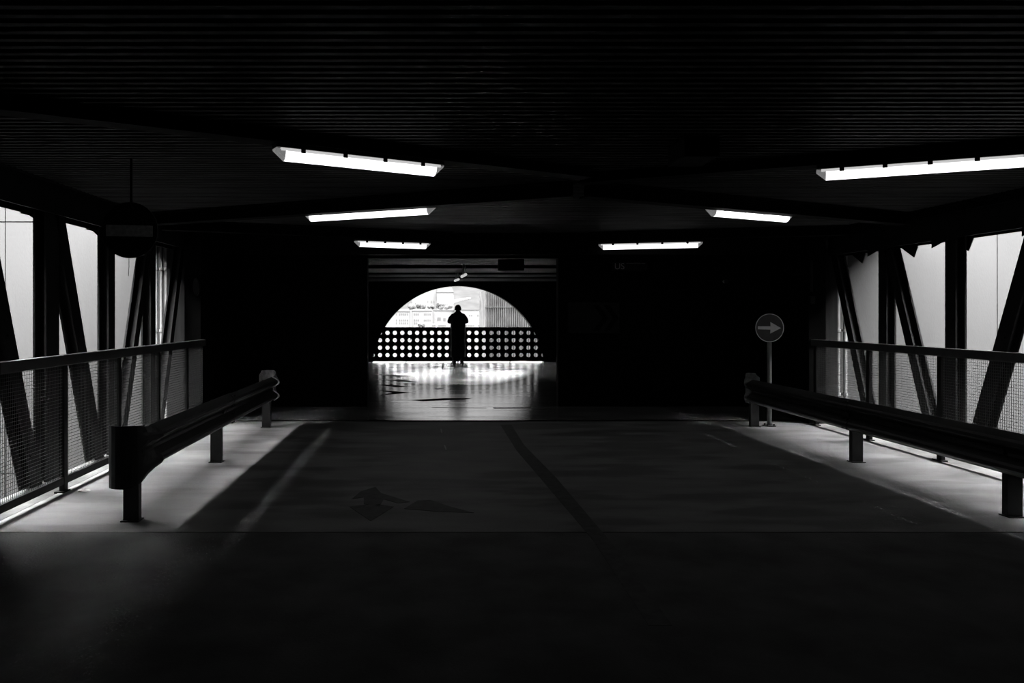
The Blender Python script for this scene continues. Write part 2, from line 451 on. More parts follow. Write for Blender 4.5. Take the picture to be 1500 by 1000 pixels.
# ------------------------------------------------------------------ guard rails
PROF = [(0.158, 0.000), (0.150, 0.014), (0.118, 0.070), (0.100, 0.082), (0.078, 0.082), (0.060, 0.068), (0.022, 0.010), (0.0, 0.004),
        (-0.022, 0.010), (-0.060, 0.068), (-0.078, 0.082), (-0.100, 0.082), (-0.118, 0.070), (-0.150, 0.014), (-0.158, 0.000)]
def sheet(path, prof_fn, t=0.005):
    """loft of a profile along a plan path; path items are ((x, y), (nx, ny)) with n the face direction"""
    rows = []
    for i, (c, nn) in enumerate(path):
        pr = prof_fn(i / (len(path) - 1))
        rows.append([Vector((c[0] + nn[0] * d, c[1] + nn[1] * d, z)) for z, d in pr])
    k = len(rows[0]); mb = MB(); vs = []
    for i, r_ in enumerate(rows):
        nn = Vector((path[i][1][0], path[i][1][1], 0)) * t
        vs += r_ + [p - nn for p in r_]
    fs = []
    for i in range(len(rows) - 1):
        a = i * 2 * k; b = a + 2 * k
        for j in range(k - 1):
            fs.append((a + j, a + j + 1, b + j + 1, b + j))
            fs.append((a + k + j, a + k + j + 1, b + k + j + 1, b + k + j))
        fs.append((a, a + k, b + k, b)); fs.append((a + k - 1, a + 2 * k - 1, b + 2 * k - 1, b + k - 1))
    fs += [(j, j + 1, j + 1 + k, j + k) for j in range(k - 1)]
    e = (len(rows) - 1) * 2 * k
    fs += [(e + j, e + j + 1, e + j + 1 + k, e + j + k) for j in range(k - 1)]
    return mb.add(vs, fs)
def guardrail(label, Xp, s, posts, y0, y1, zc, Rn, Rf):
    """s = +1: the traffic side is +x"""
    r = empty('guard_rail', (Xp, y0, 0), label, 'guard rail')
    xb = Xp + s * 0.055                                    # back line of the beam
    def straight(a, b):
        return [((xb, a + (b - a) * i / 8), (s, 0)) for i in range(9)]
    mid = (y0 + y1) / 2
    sheet(straight(y0, mid + 0.15), lambda t: [(zc + z, d) for z, d in PROF]).build('rail_beam', 'guard', r, smooth=False)
    sheet(straight(mid - 0.02, y1), lambda t: [(zc + z * 0.985, d + 0.006) for z, d in PROF]).build('rail_beam', 'guard', r, smooth=False)
    b = MB()
    for y in (mid + 0.02, mid + 0.10):
        for z in (-0.13, 0.13, -0.04, 0.04):
            b.tube([(xb + s * 0.01, y, zc + z), (xb + s * 0.062, y, zc + z)], 0.013, 8)
    b.build('splice_bolts', 'guard', r)['kind'] = 'stuff'
    for y in posts:
        C = [(-.055, 0), (.055, 0), (.055, .055), (.049, .055), (.049, .006), (-.049, .006), (-.049, .055), (-.055, .055)]
        mb = MB().prism(C, (Xp, y, 0), (1, 0, 0), (0, 1, 0), (0, 0, zc + 0.12))
        bx(Xp - 0.065, Xp + 0.065, y - 0.03, y + 0.075, 0, 0.008).build('foot_plate', 'guard', r)
        p = mb.build('post', 'guard', r)
        MB().tube([(xb, y + 0.02, zc), (xb + s * 0.03, y + 0.02, zc)], 0.02, 10).build('bolt', 'guard', p)
    def term(y, dy, m, R0, up, dn):
        # flared plate that bends round behind the beam
        path = []
        for i in range(4): path.append(((xb + s * 0.03, y + dy * (0.05 * i)), (s, 0)))
        cy = y + dy * 0.15
        for i in range(1, 11):
            a = math.pi * i / 10
            cx = xb + s * 0.03 - s * R0
            path.append(((cx + s * R0 * math.cos(a), cy + dy * R0 * math.sin(a)), (s * math.cos(a), dy * math.sin(a))))
        path.append(((cx - s * R0, cy - dy * 0.10), (-s, 0)))
        def pf(t):
            g = min(1, t * 2.2)
            top = 0.158 + (up - 0.158) * g * g * (3 - 2 * g); bot = -0.158 - (dn - 0.158) * g
            k = max(0, 1 - t * 3.2)
            out = []
            for z, d in PROF:
                zz = z / 0.158 * (top if z > 0 else -bot)
                corner = 0.05 * max(0, (t - 0.86) / 0.14)
                if abs(z) > 0.14: zz -= math.copysign(corner, z)
                out.append((zc + zz, d * k - 0.03 * k * 0 + 0.0))
            return out
        sheet(path, pf).build('end_terminal', m, r)
    term(y0, -1, 'guard', Rn, 0.19, 0.255)
    term(y1, 1, 'term', Rf, 0.228, 0.17)
    return r
guardrail('dark steel guard rail with flared end along the left railing', -2.14, 1, (5.37, 7.50, 9.80), 5.56, 9.85, 0.500, 0.125, 0.10)
guardrail('dark steel guard rail along the right railing, in front of the arrow sign', 4.27, -1, (5.48, 7.50, 9.87), 5.15, 9.80, 0.470, 0.12, 0.07)

# ------------------------------------------------------------------ signs
def disc(r, n=48): return [(r * math.cos(2 * math.pi * i / n), r * math.sin(2 * math.pi * i / n)) for i in range(n)]
def disc_sign(root, c, r, face, border, arrow=None, bar=None, bmat='white'):
    x, y, z = c
    MB().prism(disc(r), (x, y, z), (1, 0, 0), (0, 0, 1), (0, 0.012, 0)).build('sign_plate', face, root)
    mb = MB(); n = 48
    o = disc(r, n); i_ = disc(r - border, n)
    vs = [(x + a, y - 0.003, z + b) for a, b in o] + [(x + a, y - 0.003, z + b) for a, b in i_] + \
         [(x + a, y + 0.0, z + b) for a, b in o] + [(x + a, y + 0.0, z + b) for a, b in i_]
    fs = []
    for k in range(n):
        j = (k + 1) % n
        fs += [(k, j, n + j, n + k), (2 * n + k, 2 * n + j, 3 * n + j, 3 * n + k), (k, j, 2 * n + j, 2 * n + k), (n + k, n + j, 3 * n + j, 3 * n + k)]
    mb.add(vs, fs).build('sign_border', bmat, root)
    if arrow:
        MB().prism(arrow, (x, y - 0.004, z), (1, 0, 0), (0, 0, 1), (0, 0.004, 0)).build('arrow', 'white', root)
    if bar:
        MB().prism(bar, (x, y - 0.004, z), (1, 0, 0), (0, 0, 1), (0, 0.004, 0)).build('bar', 'dimwhite', root)
c = (4.47, 9.885, 1.300)
sg = empty('arrow_sign', (4.495, 9.95, 0), 'round road sign with white arrow pointing right on a grey pole', 'road sign')
rr = 0.188; q = rr / 350.0
arrow = [(-290 * q, 40 * q), (-290 * q, -35 * q), (20 * q, -45 * q), (10 * q, -140 * q), (275 * q, -5 * q), (15 * q, 145 * q), (20 * q, 40 * q)]
disc_sign(sg, c, rr, 'blue', 0.010, arrow=arrow)
MB().tube([(4.495, 9.95, 0.01), (4.495, 9.95, 1.42)], 0.028, 14).build('pole', 'pole', sg, smooth=True)
mb = MB().prism(disc(0.085, 20), (4.495, 9.95, 0), (1, 0, 0), (0, 1, 0), (0, 0, 0.012))
for k in range(4):
    a = math.pi / 4 + k * math.pi / 2
    mb.tube([(4.495 + .06 * math.cos(a), 9.95 + .06 * math.sin(a), 0.0), (4.495 + .06 * math.cos(a), 9.95 + .06 * math.sin(a), 0.03)], 0.012, 6)
mb.build('base_plate', 'guard', sg)
for z in (1.36, 1.20): bx(4.455, 4.535, 9.90, 9.98, z, z + 0.025).build('bracket', 'pole', sg)


c = (-2.24, 5.60, 2.106)
ne = empty('no_entry_sign', (c[0], 5.62, ZC), 'round no entry sign hanging from the ceiling near the left railing', 'road sign')
disc_sign(ne, c, 0.209, 'red', 0.006, bar=[(-0.176, 0.041), (-0.176, -0.044), (0.172, -0.050), (0.172, 0.033)], bmat='red')
MB().tube([(c[0], 5.63, 2.0), (c[0], 5.63, ZC + 0.01)], 0.010, 8).build('hanger_rod', 'black', ne)
MB().tube([(c[0] - 0.014, 5.62, 1.91), (c[0] - 0.014, 5.62, 1.84), (c[0] - 0.018, 5.62, 1.765)], 0.0022, 5).build('loose_string', 'black', ne)

# dim signs on the wall behind the bridge
def text(body, size, loc, parent, name, m, ext=0.003):
    x = 0.0
    for chx in body:
        cu = bpy.data.curves.new('glyph', 'FONT'); cu.body = chx; cu.size = size; cu.extrude = ext
        t = bpy.data.objects.new('glyph', cu); COL.objects.link(t)
        bpy.context.view_layer.update()
        me = bpy.data.meshes.new_from_object(t)
        wd = t.dimensions.x
        bpy.data.objects.remove(t)
        me.materials.clear(); me.materials.append(M[m])
        o = bpy.data.objects.new(name, me); COL.objects.link(o)
        o.rotation_euler = (math.pi / 2, 0, 0)
        o.parent = parent; o.location = Vector(loc) + Vector((x, 0, 0)) - world_loc(parent)
        x += wd + size * 0.12
s1 = empty('exit_sign', (2.98, YO, 2.2), 'small dark sign with faint letters US high on the black wall', 'sign')
bx(2.90, 3.46, YO - 0.06, YO, 2.17, 2.32).build('sign_box', 'red', s1, bevel=0.006)
text('US', 0.14, (2.93, YO - 0.061, 2.195), s1, 'letter', 'dimwhite')
MB().tube([(3.12, YO - 0.063, 2.285), (3.28, YO - 0.063, 2.292), (3.42, YO - 0.063, 2.288)], 0.004, 6).build('edge_line', 'dimwhite', s1)
s2 = empty('chevron_sign', (2.58, YO, 1.4), 'dark sign panel with two black chevrons right of the opening', 'sign')
bx(2.20, 3.02, YO - 0.03, YO, 1.17, 1.67).build('sign_board', 'dimmed', s2, bevel=0.004)
for dx in (0, 0.17):
    MB().prism([(0, 0.20), (0.09, 0.20), (0.24, 0), (0.09, -0.20), (0, -0.20), (0.15, 0)], (2.60 + dx, YO - 0.034, 1.42), (1, 0, 0), (0, 0, 1), (0, 0.004, 0)).build('chevron', 'black', s2)
# vent with four slats on the right
vt = empty('wall_vent', (5.0, YO, 0.7), 'dim grey wall vent with four slats behind the arrow sign', 'vent')
Yv = 11.9
a = px(1147, 562, Yv); b = px(1172, 495, Yv)
# the vent hangs on the lobby wall just left of the right jamb
bx(a.x, b.x, Yv - 0.02, Yv + 0.06, a.z, b.z).build('vent_body', 'dimmed', vt, bevel=0.006)
for yy in (499, 507, 515, 524):
    p = px(1147, yy, Yv); MB().tube([(p.x + 0.01, Yv - 0.05, p.z), (p.x + 0.13, Yv - 0.062, p.z - 0.006), (b.x - 0.01, Yv - 0.05, p.z)], 0.016, 8).build('slat', 'dimwhite', vt, smooth=True)
struct(bx(5.40, 6.6, YO, YO + 0.2, 0, ZC).build('wall_front', 'black'), 'black wall behind the arrow sign')
# small fittings on the dark walls
sp_ = px(1063, 412, YO - 0.06)
sl = empty('wall_spotlight', (sp_.x, YO, sp_.z), 'tiny round lamp high on the black wall left of the arrow sign', 'lamp')
MB().tube([(sp_.x, YO, sp_.z), (sp_.x, YO - 0.08, sp_.z)], 0.028, 12).build('lamp_body', 'dimwhite', sl)
MB().tube([(sp_.x, YO - 0.08, sp_.z), (sp_.x, YO - 0.10, sp_.z)], [0.034, 0.030], 12).build('rim', 'housing', sl)
jb = empty('junction_box', (5.10, 10.15, 1.8), 'narrow dark conduit and box on the right end jamb', 'electrical box')
MB().tube([(5.14, 10.13, 1.78), (5.14, 10.13, 2.2)], 0.018, 8).build('conduit', 'dimmed', jb)
bx(5.115, 5.175, 10.09, 10.15, 1.62, 1.72).build('box', 'dimmed', jb, bevel=0.004)
ol = empty('oval_wall_lamp', (-3.15, 10.15, 1.9), 'dim oval bulkhead lamp on the dark left end jamb', 'lamp')
mb = MB(); p0 = px(288, 420, 10.13)
mb.prism([(0.045 * math.cos(t * math.pi / 12), 0.12 * math.sin(t * math.pi / 12)) for t in range(24)], (p0.x, 10.10, p0.z), (1, 0, 0), (0, 0, 1), (0, 0.05, 0))
mb.build('lamp_body', 'dimmed', ol, bevel=0.01)

# hanging boxes under the ceiling
def hangbox(name, label, x0, x1, yt, yb, Y, depth, m):
    a = px(x0, yt, Y); b = px(x1, yb, Y)
    r = empty(name, ((a.x + b.x) / 2, Y, a.z), label, 'sign')
    bx(a.x, b.x, Y, Y + depth, b.z, a.z).build('box_body', m, r, bevel=0.008)
    for x in (a.x + 0.05, b.x - 0.05):
        MB().tube([(x, Y + depth / 2, a.z - 0.01), (x, Y + depth / 2, (ZC if Y < YO else 2.5) + 0.02)], 0.008, 8).build('hanger', 'beam', r)
hangbox('hanging_sign_box', 'nearly black box hanging from the ceiling left of the right lamp', 1003, 1055, 179, 229, 4.9, 0.35, 'beam')
hangbox('hanging_sign_box', 'small dark box hanging from the hall ceiling above the round opening', 730, 768, 379, 396, 13.2, 0.12, 'black')

# ------------------------------------------------------------------ ceiling bracing beams
def ibeam(name, label, p, q, z0, z1, w=0.14):
    p = Vector(p); q = Vector(q)
    mb = hbeam(MB(), p + Vector((0, 0, (z0 + z1) / 2)), q + Vector((0, 0, (z0 + z1) / 2)), w, z1 - z0, (0, 0, 1), 0.014)
    o = mb.build(name, 'beam'); return tag(o, label, 'beam')
XL, XR = TL + 0.16, TR - 0.16
ZL = 2.46                                   # lamp underside
def gp(x, y, z): Yd = F * (z - H) / (460 - y); return Vector(((x - 630) * Yd / F, Yd, 0))
def line_at(p, q, X): t = (X - p.x) / (q.x - p.x); return p.lerp(q, t)
zlamp = 2.50
L1 = (gp(402, 224, zlamp), gp(646, 250, zlamp))
L2 = (gp(449, 318, zlamp), gp(636, 306, zlamp))
L3 = (gp(520, 354, 2.455), gp(629, 358, 2.455))
L4 = (gp(1196, 256, zlamp), gp(1545, 231.5, zlamp))
L5 = (gp(1038, 309, zlamp), gp(1157, 319, zlamp))
L6 = (gp(877, 359, 2.455), gp(1029, 355.5, 2.455))
def brace(label, L, X0, X1, z0, off=0.0, ymax=YF):
    p = line_at(L[0], L[1], X0); q = line_at(L[0], L[1], X1)
    for a, b in ((p, q), (q, p)):
        if a.y > ymax:
            t = (ymax - b.y) / (a.y - b.y); a.xyz = b.lerp(a, t)
    p.z = q.z = 0; p.y += off; q.y += off
    ibeam('ceiling_beam', label, p, q, z0, ZC)
cx = 1.25
brace('dark diagonal ceiling beam holding the large left lamp', L1, XL, cx, 2.56)
brace('dark diagonal ceiling beam holding the large right lamp', L4, cx, XR, 2.56)
brace('dark diagonal ceiling beam in front of the middle left lamp', L2, XL, cx, 2.50, -0.16)
brace('dark diagonal ceiling beam in front of the middle right lamp', L5, cx + 0.1, XR, 2.50, -0.16)
brace('dark diagonal ceiling beam holding the short farthest left lamp', L3, XL, 0.3, 2.51, 0, YF - 0.1)
brace('dark diagonal ceiling beam holding the farthest right lamp', L6, 1.95, XR, 2.51, 0, YF - 0.1)

# ------------------------------------------------------------------ fluorescent lamps
def lamp(label, A, B, zc, clips=4, zoff=0.0):
    A = Vector((A.x, A.y, zc + zoff)); B = Vector((B.x, B.y, zc + zoff))
    r = empty('fluorescent_lamp', (A + B) / 2 + Vector((0, 0, 0.05)), label, 'ceiling lamp', 'fluorescent lamps under the ceiling beams')
    a = (B - A).normalized(); s = a.cross(Vector((0, 0, 1))).normalized(); up = Vector((0, 0, 1)); L = (B - A).length
    def ring(prof, t0, t1, name, m):
        mb = MB(); k = len(prof)
        vs = [A + a * t + s * u + up * v for t in (t0, t1) for u, v in prof]
        fs = [(j, (j + 1) % k, (j + 1) % k + k, j + k) for j in range(k)] + [tuple(range(k))[::-1], tuple(range(k, 2 * k))]
        return mb.add(vs, fs).build(name, m, r)
    low = [(0.048, 0.012)] + [(0.048 * math.cos(t), 0.012 - 0.058 * math.sin(t)) for t in [math.pi * i / 10 for i in range(1, 10)]] + [(-0.048, 0.012)]
    ring(low, 0.06, L - 0.06, 'diffuser', 'glow')
    ring([(0.050, 0.030), (0.049, 0.012), (-0.049, 0.012), (-0.050, 0.030)], 0.03, L - 0.03, 'diffuser_shoulder', 'glowrim')
    ring([(0.045, 0.056), (0.052, 0.032), (-0.052, 0.032), (-0.045, 0.056)], 0.0, L, 'housing', 'housing')
    for t0, t1 in ((0.06, 0.0), (L - 0.06, L)):        # tapered, half lit ends
        mb = MB(); k = len(low)
        vs = [A + a * t0 + s * u + up * v for u, v in low] + [A + a * t1 + s * u * 0.92 + up * (0.03 + (v - 0.012) * 0.35) for u, v in low]
        fs = [(j, (j + 1) % k, (j + 1) % k + k, j + k) for j in range(k)] + [tuple(range(k))[::-1], tuple(range(k, 2 * k))]
        mb.add(vs, fs).build('end_cap', 'glowend', r)
    for i in range(clips):
        t = L * (i + 0.6) / (clips + 0.2)
        for k in (-1, 1):
            mb = MB().bar(A + a * (t - 0.015) + s * k * 0.053 + up * 0.022, A + a * (t + 0.015) + s * k * 0.053 + up * 0.022, s, 0.006, 0.03)
            mb.build('clip', 'clip', r)
    return r
lamp('large lit tube lamp under the ceiling, nearest on the left', *L1, 2.50)
lamp('thin lit tube lamp, middle one of the three left of centre, rising to the right', *L2, 2.50, 4, -0.005)
lamp('short lit tube lamp, lowest and farthest of the three on the left', *L3, 2.455, 4, -0.02)
lamp('longest lit tube lamp, running out of the picture at the right edge', *L4, 2.50, 5)
lamp('thin slanting lit tube lamp above the round arrow sign', *L5, 2.50, 4, -0.005)
lamp('lit tube lamp lowest right of centre, nearly level', *L6, 2.455, 4, -0.02)
# two far lamps in the hall seen end on, mounted along the hall
for (x0, y0, x1, y1, Y, lb) in ((675.5, 406, 684.5, 399.5, 15.0, 'far hall lamp seen end on, the upper right of two above the opening'),
                                (665.5, 412, 673.5, 407, 18.0, 'far hall lamp seen end on, the lower left of two above the opening')):
    A = px(x0, (y0 + y1) / 2, Y); B = px(x1, (y0 + y1) / 2, Y)
    zc_ = A.z
    r = empty('far_lamp', ((A.x + B.x) / 2, Y, 2.49), lb, 'ceiling lamp')
    for x, y in (((x0 + x1) / 2, (y0 + y1) / 2),):
        a = px(x0 + 1, y0 - 1, Y); b = px(x1 - 1, y1 + 1, Y)
        MB().tube([(a.x, Y, a.z), (b.x, Y + 0.35, b.z)], 0.028, 12).build('tube', 'glowrim', r, smooth=True)
        for t in (0.3, 0.85):
            c_ = a.lerp(b, t); MB().tube([(c_.x, Y + 0.35 * t, c_.z), (c_.x, Y + 0.35 * t, 2.5)], 0.012, 6).build('bracket', 'pole', r)

# ------------------------------------------------------------------ floor markings (thin paint and scuffs)
def fpx(x, y, z=0.0): Yd = F * (H - z) / (y - 460); return ((x - 630) * Yd / F, Yd)
def mark(name, label, pts, m, z=0.0, cat='floor marking', th=0.002, group=None):
    poly = [fpx(x, y, z) for x, y in pts]
    o = MB().prism(poly, (0, 0, z), (1, 0, 0), (0, 1, 0), (0, 0, th)).build(name, m)
    return tag(o, label, cat, group)
mark('arrow_marking', 'dark chevron shaped part of the faded floor arrow', [(515, 731), (528, 720), (550, 713), (558, 722), (600, 735), (583, 737), (562, 731), (556, 741), (533, 738), (533, 728)], 'mark')
mark('arrow_marking', 'dark diamond point of the faded floor arrow', [(512, 742), (535, 739), (556, 739), (577, 742), (543, 763)], 'mark')
mark('arrow_marking', 'dark slanted triangle of the faded floor arrow, right of the diamond', [(592, 745), (612, 733), (630, 732), (660, 742), (694, 751), (640, 749)], 'mark')
mark('lane_line', 'long dark lane line running from the far joint towards the camera', [(733, 622), (749, 622), (768, 652), (815, 700), (900, 800), (985, 916), (950, 916), (868, 790), (800, 710), (757, 660)], 'mark')
mark('paint_dash', 'upper tiny pale dash on the bridge deck', [(645, 628), (647, 628), (648, 634), (646, 634)], 'dimwhite')
mark('paint_dash', 'lower tiny pale dash on the bridge deck', [(650, 652), (652, 652), (655, 659), (652.5, 659)], 'dimwhite')
for i, (pp, lb) in enumerate([([(548, 548), (580, 549), (609, 551), (580, 551.5)], 'highest thin dark scuff on the shiny hall floor'),
           ([(549, 555), (590, 556.5), (615, 559.5), (585, 558.5)], 'second highest dark scuff on the shiny hall floor'),
           ([(553, 563), (575, 563.5), (601, 566), (580, 567)], 'third dark scuff down on the shiny hall floor'),
           ([(553, 571), (580, 573), (600, 574.5), (580, 577), (556, 579), (575, 575)], 'lowest forked dark scuff at the left of the shiny floor'),
           ([(635, 569), (653, 568), (642, 570)], 'tiny dark scuff in the middle of the shiny floor'),
           ([(722, 596.6), (780, 596.6), (775, 597.8), (724, 598.2)], 'thin dark seam at the right of the shiny floor'),
           ([(632, 596.4), (713, 597), (712, 597.6), (634, 597)], 'long hairline seam across the shiny floor'),
           ([(600, 586), (650, 583), (692, 583), (680, 585), (620, 587.5)], 'broad dark stain in the middle of the shiny floor')]):
    mark('floor_scuff', lb, pp, 'scuff', z=0.004, cat='scuff', th=0.001)
# paper scrap by the left railing
pc = fpx(123, 719)
sc = MB()
vs = []
n = 12
for i in range(n):
    a = 2 * math.pi * i / n; rr_ = 0.035 * (1 + 0.4 * random.random()); vs.append((pc[0] + 1.3 * rr_ * math.cos(a), pc[1] + rr_ * math.sin(a), 0.003 + 0.012 * random.random()))
vs.append((pc[0], pc[1], 0.02))
sc.add(vs, [(i, (i + 1) % n, n) for i in range(n)])
sc.add([(v[0], v[1], 0.0) for v in vs[:n]], [tuple(range(n))])
tag(sc.build('paper_scrap', 'paper'), 'small crumpled paper scrap on the floor beside the left railing', 'litter')

# ------------------------------------------------------------------ perforated parapet in the opening
YP = 22.9
pr = empty('perforated_parapet', (0.85, YP, 0), 'black perforated parapet with rows of round holes below the round opening', 'parapet')
pit = 10.87 * YP / F; hr = 0.0635
x_first = px(530 + 66 / 4.166, 500, YP).x - 2 * pit
ncol = 28
zr = [px(0, 519.9, YP).z + k * pit for k in range(4)]
mb = MB(); T = 0.006; nseg = 16
for i in range(ncol):
    cx_ = x_first + i * pit
    for z in zr:
        pz = pit / 2
        sq = []
        for k in range(nseg):
            a = 2 * math.pi * k / nseg
            cu, su = math.cos(a), math.sin(a); m_ = max(abs(cu), abs(su))
            sq.append((cx_ + cu / m_ * pit / 2, z + su / m_ * pz))
        ci = [(cx_ + hr * math.cos(2 * math.pi * k / nseg), z + hr * math.sin(2 * math.pi * k / nseg)) for k in range(nseg)]
        vs = [(a, YP, b) for a, b in sq] + [(a, YP, b) for a, b in ci] + [(a, YP + T, b) for a, b in sq] + [(a, YP + T, b) for a, b in ci]
        fs = []
        for k in range(nseg):
            j = (k + 1) % nseg
            fs += [(k, j, nseg + j, nseg + k), (2 * nseg + k, 2 * nseg + j, 3 * nseg + j, 3 * nseg + k), (nseg + k, nseg + j, 3 * nseg + j, 3 * nseg + k)]
        mb.add(vs, fs)
xa, xb_ = x_first - pit / 2, x_first + (ncol - 0.5) * pit
mb.build('perforated_sheet', 'black', pr)
zlo, zhi = zr[0] - pit / 2, zr[-1] + pit / 2
bx(xa, xb_, YP - 0.01, YP + 0.02, zhi - 0.01, 1.085).build('top_rail', 'black', pr)
bx(xa, xb_, YP - 0.01, YP + 0.02, 0.040, zlo + 0.01).build('bottom_rail', 'black', pr)
for i in range(0, 5):
    x = xa + (xb_ - xa) * (i + 0.0) / 4
    x = min(max(x, xa + 0.02), xb_ - 0.02)
    bx(x - 0.02, x + 0.02, YP + 0.02, YP + 0.06, 0, 1.08).build('post', 'black', pr)

# ------------------------------------------------------------------ the person
def skin_chain(name, verts, edges, radii, m, parent, root=0, sub=2):
    me = bpy.data.meshes.new(name)
    me.from_pydata(verts, edges, [])
    o = bpy.data.objects.new(name, me); COL.objects.link(o)
    me.materials.append(M[m])
    o.parent = parent
    sk = o.modifiers.new('skin', 'SKIN'); sk.use_smooth_shade = True
    for i, r in enumerate(radii):
        v = me.skin_vertices[0].data[i]
        v.radius = r if isinstance(r, tuple) else (r, r); v.use_root = (i == root)
    ss = o.modifiers.new('sub', 'SUBSURF'); ss.levels = sub; ss.render_levels = sub
    return o
PX, PY = (671 - 630) * 22.3 / F, 22.35
pe = empty('person', (PX, PY, 0.004), 'person in a long dark coat standing with back turned, elbows raised, looking out', 'person')
V = [(0, 0, 0.95), (0, 0.0, 1.12), (0, 0.0, 1.30), (0, 0.0, 1.44), (0, 0.01, 1.53), (0, 0.02, 1.60),        # 0-5 pelvis..head base
     (-0.10, 0, 0.90), (-0.115, 0.0, 0.50), (-0.115, -0.02, 0.10), (-0.135, 0.13, 0.045),                   # 6-9 left leg
     (0.10, 0, 0.90), (0.115, 0.0, 0.50), (0.115, -0.02, 0.10), (0.135, 0.13, 0.045),                       # 10-13 right leg
     (-0.165, 0, 1.43), (-0.275, 0.02, 1.235), (-0.16, 0.22, 1.27), (-0.10, 0.29, 1.31),                     # 14-17 left arm
     (0.165, 0, 1.43), (0.275, 0.02, 1.235), (0.16, 0.22, 1.30), (0.10, 0.29, 1.34),                         # 18-21 right arm
     (0, 0.03, 1.66)]
E = [(0, 1), (1, 2), (2, 3), (3, 4), (4, 5), (0, 6), (6, 7), (7, 8), (8, 9), (0, 10), (10, 11), (11, 12), (12, 13),
     (3, 14), (14, 15), (15, 16), (16, 17), (3, 18), (18, 19), (19, 20), (20, 21), (5, 22)]
Rd = [(0.15, 0.12), (0.155, 0.12), (0.17, 0.12), (0.13, 0.10), 0.062, 0.075,
      0.095, 0.06, 0.045, 0.035, 0.095, 0.06, 0.045, 0.035, 0.072, 0.055, 0.04, 0.03, 0.072, 0.055, 0.04, 0.03, 0.085]
body = skin_chain('body', V, E, Rd, 'cloth', pe)
# head, with face turned away from the camera
bm = bmesh.new()
bmesh.ops.create_uvsphere(bm, u_segments=28, v_segments=20, radius=1)
for v in bm.verts:
    x, y, z = v.co
    k = 1 - 0.22 * max(0, -z) * (0.5 + 0.5 * max(0, -y * 0.2 + 0.5))
    fx = 0.088 * x * k; fy = 0.098 * y * (1 - 0.12 * max(0, -z)); fz = 0.115 * z
    if y > 0.4:                                            # face: brow, eye sockets, nose, mouth, chin
        g = math.exp(-((x / 0.16) ** 2 + ((z + 0.08) / 0.24) ** 2)); fy += 0.024 * g
        for sx in (-1, 1):
            g = math.exp(-(((x - sx * 0.38) / 0.16) ** 2 + ((z - 0.06) / 0.12) ** 2)); fy -= 0.010 * g
        g = math.exp(-((x / 0.3) ** 2 + ((z + 0.50) / 0.06) ** 2)); fy -= 0.005 * g
        g = math.exp(-((x / 0.3) ** 2 + ((z + 0.80) / 0.16) ** 2)); fy += 0.010 * g
    v.co = (fx, fy + 0.03, fz + 1.635)
me = bpy.data.meshes.new('head'); bm.to_mesh(me); bm.free()
me.materials.append(M['skin']); me.polygons.foreach_set('use_smooth', [True] * len(me.polygons))
hd = bpy.data.objects.new('head', me); COL.objects.link(hd); hd.parent = pe
for sx in (-1, 1):
    e_ = MB().prism([(0.022 * math.cos(t * math.pi / 6), 0.034 * math.sin(t * math.pi / 6)) for t in range(12)], (sx * 0.086, 0.03, 1.63), (0.25 * sx, 1, 0), (0, 0, 1), (sx * 0.010, 0, 0))
    e_.build('ear', 'skin').parent = hd
    MB().tube([(sx * 0.030, 0.112, 1.642), (sx * 0.030, 0.121, 1.642)], [0.010, 0.004], 10).build('eye', 'white').parent = hd
bm = bmesh.new()
bmesh.ops.create_uvsphere(bm, u_segments=28, v_segments=18, radius=1)
for v in bm.verts:
    x, y, z = v.co
    nz = noise.noise(Vector((x * 3, y * 3, z * 3))) * 0.006
    fz = z if z > -0.45 or y < 0.2 else -0.45
    if y > 0.35: fz = max(fz, 0.35)
    v.co = ((0.097 + nz) * x, (0.106 + nz) * y + 0.022, (0.112 + nz) * max(fz, -0.55) + 1.648)
me = bpy.data.meshes.new('hair'); bm.to_mesh(me); bm.free()
me.materials.append(M['hair']); me.polygons.foreach_set('use_smooth', [True] * len(me.polygons))
hr_ = bpy.data.objects.new('hair', me); COL.objects.link(hr_); hr_.parent = pe
# long coat: lofted ellipses from hem to shoulders
rings = [(0.20, 0.225, 0.165), (0.40, 0.222, 0.160), (0.70, 0.220, 0.155), (0.95, 0.226, 0.155), (1.08, 0.226, 0.150), (1.20, 0.222, 0.150),
         (1.34, 0.228, 0.148), (1.42, 0.222, 0.130), (1.475, 0.190, 0.105), (1.505, 0.135, 0.09), (1.53, 0.095, 0.08), (1.565, 0.082, 0.075)]
mb = MB(); n = 40; vs = []
for z, a, b in rings:
    for k in range(n):
        t = 2 * math.pi * k / n
        fold = 1 + (0.035 * math.sin(7 * t + z * 2) * max(0, (1.0 - z)))
        cxs = math.copysign(abs(math.cos(t)) ** 0.8, math.cos(t))
        vs.append((a * fold * cxs, b * fold * math.sin(t), z))
fs = [(i * n + k, i * n + (k + 1) % n, (i + 1) * n + (k + 1) % n, (i + 1) * n + k) for i in range(len(rings) - 1) for k in range(n)]
ct = mb.add(vs, fs).build('coat', 'cloth', None, smooth=True)
ct.parent = pe
so = ct.modifiers.new('thick', 'SOLIDIFY'); so.thickness = 0.008; so.offset = -1
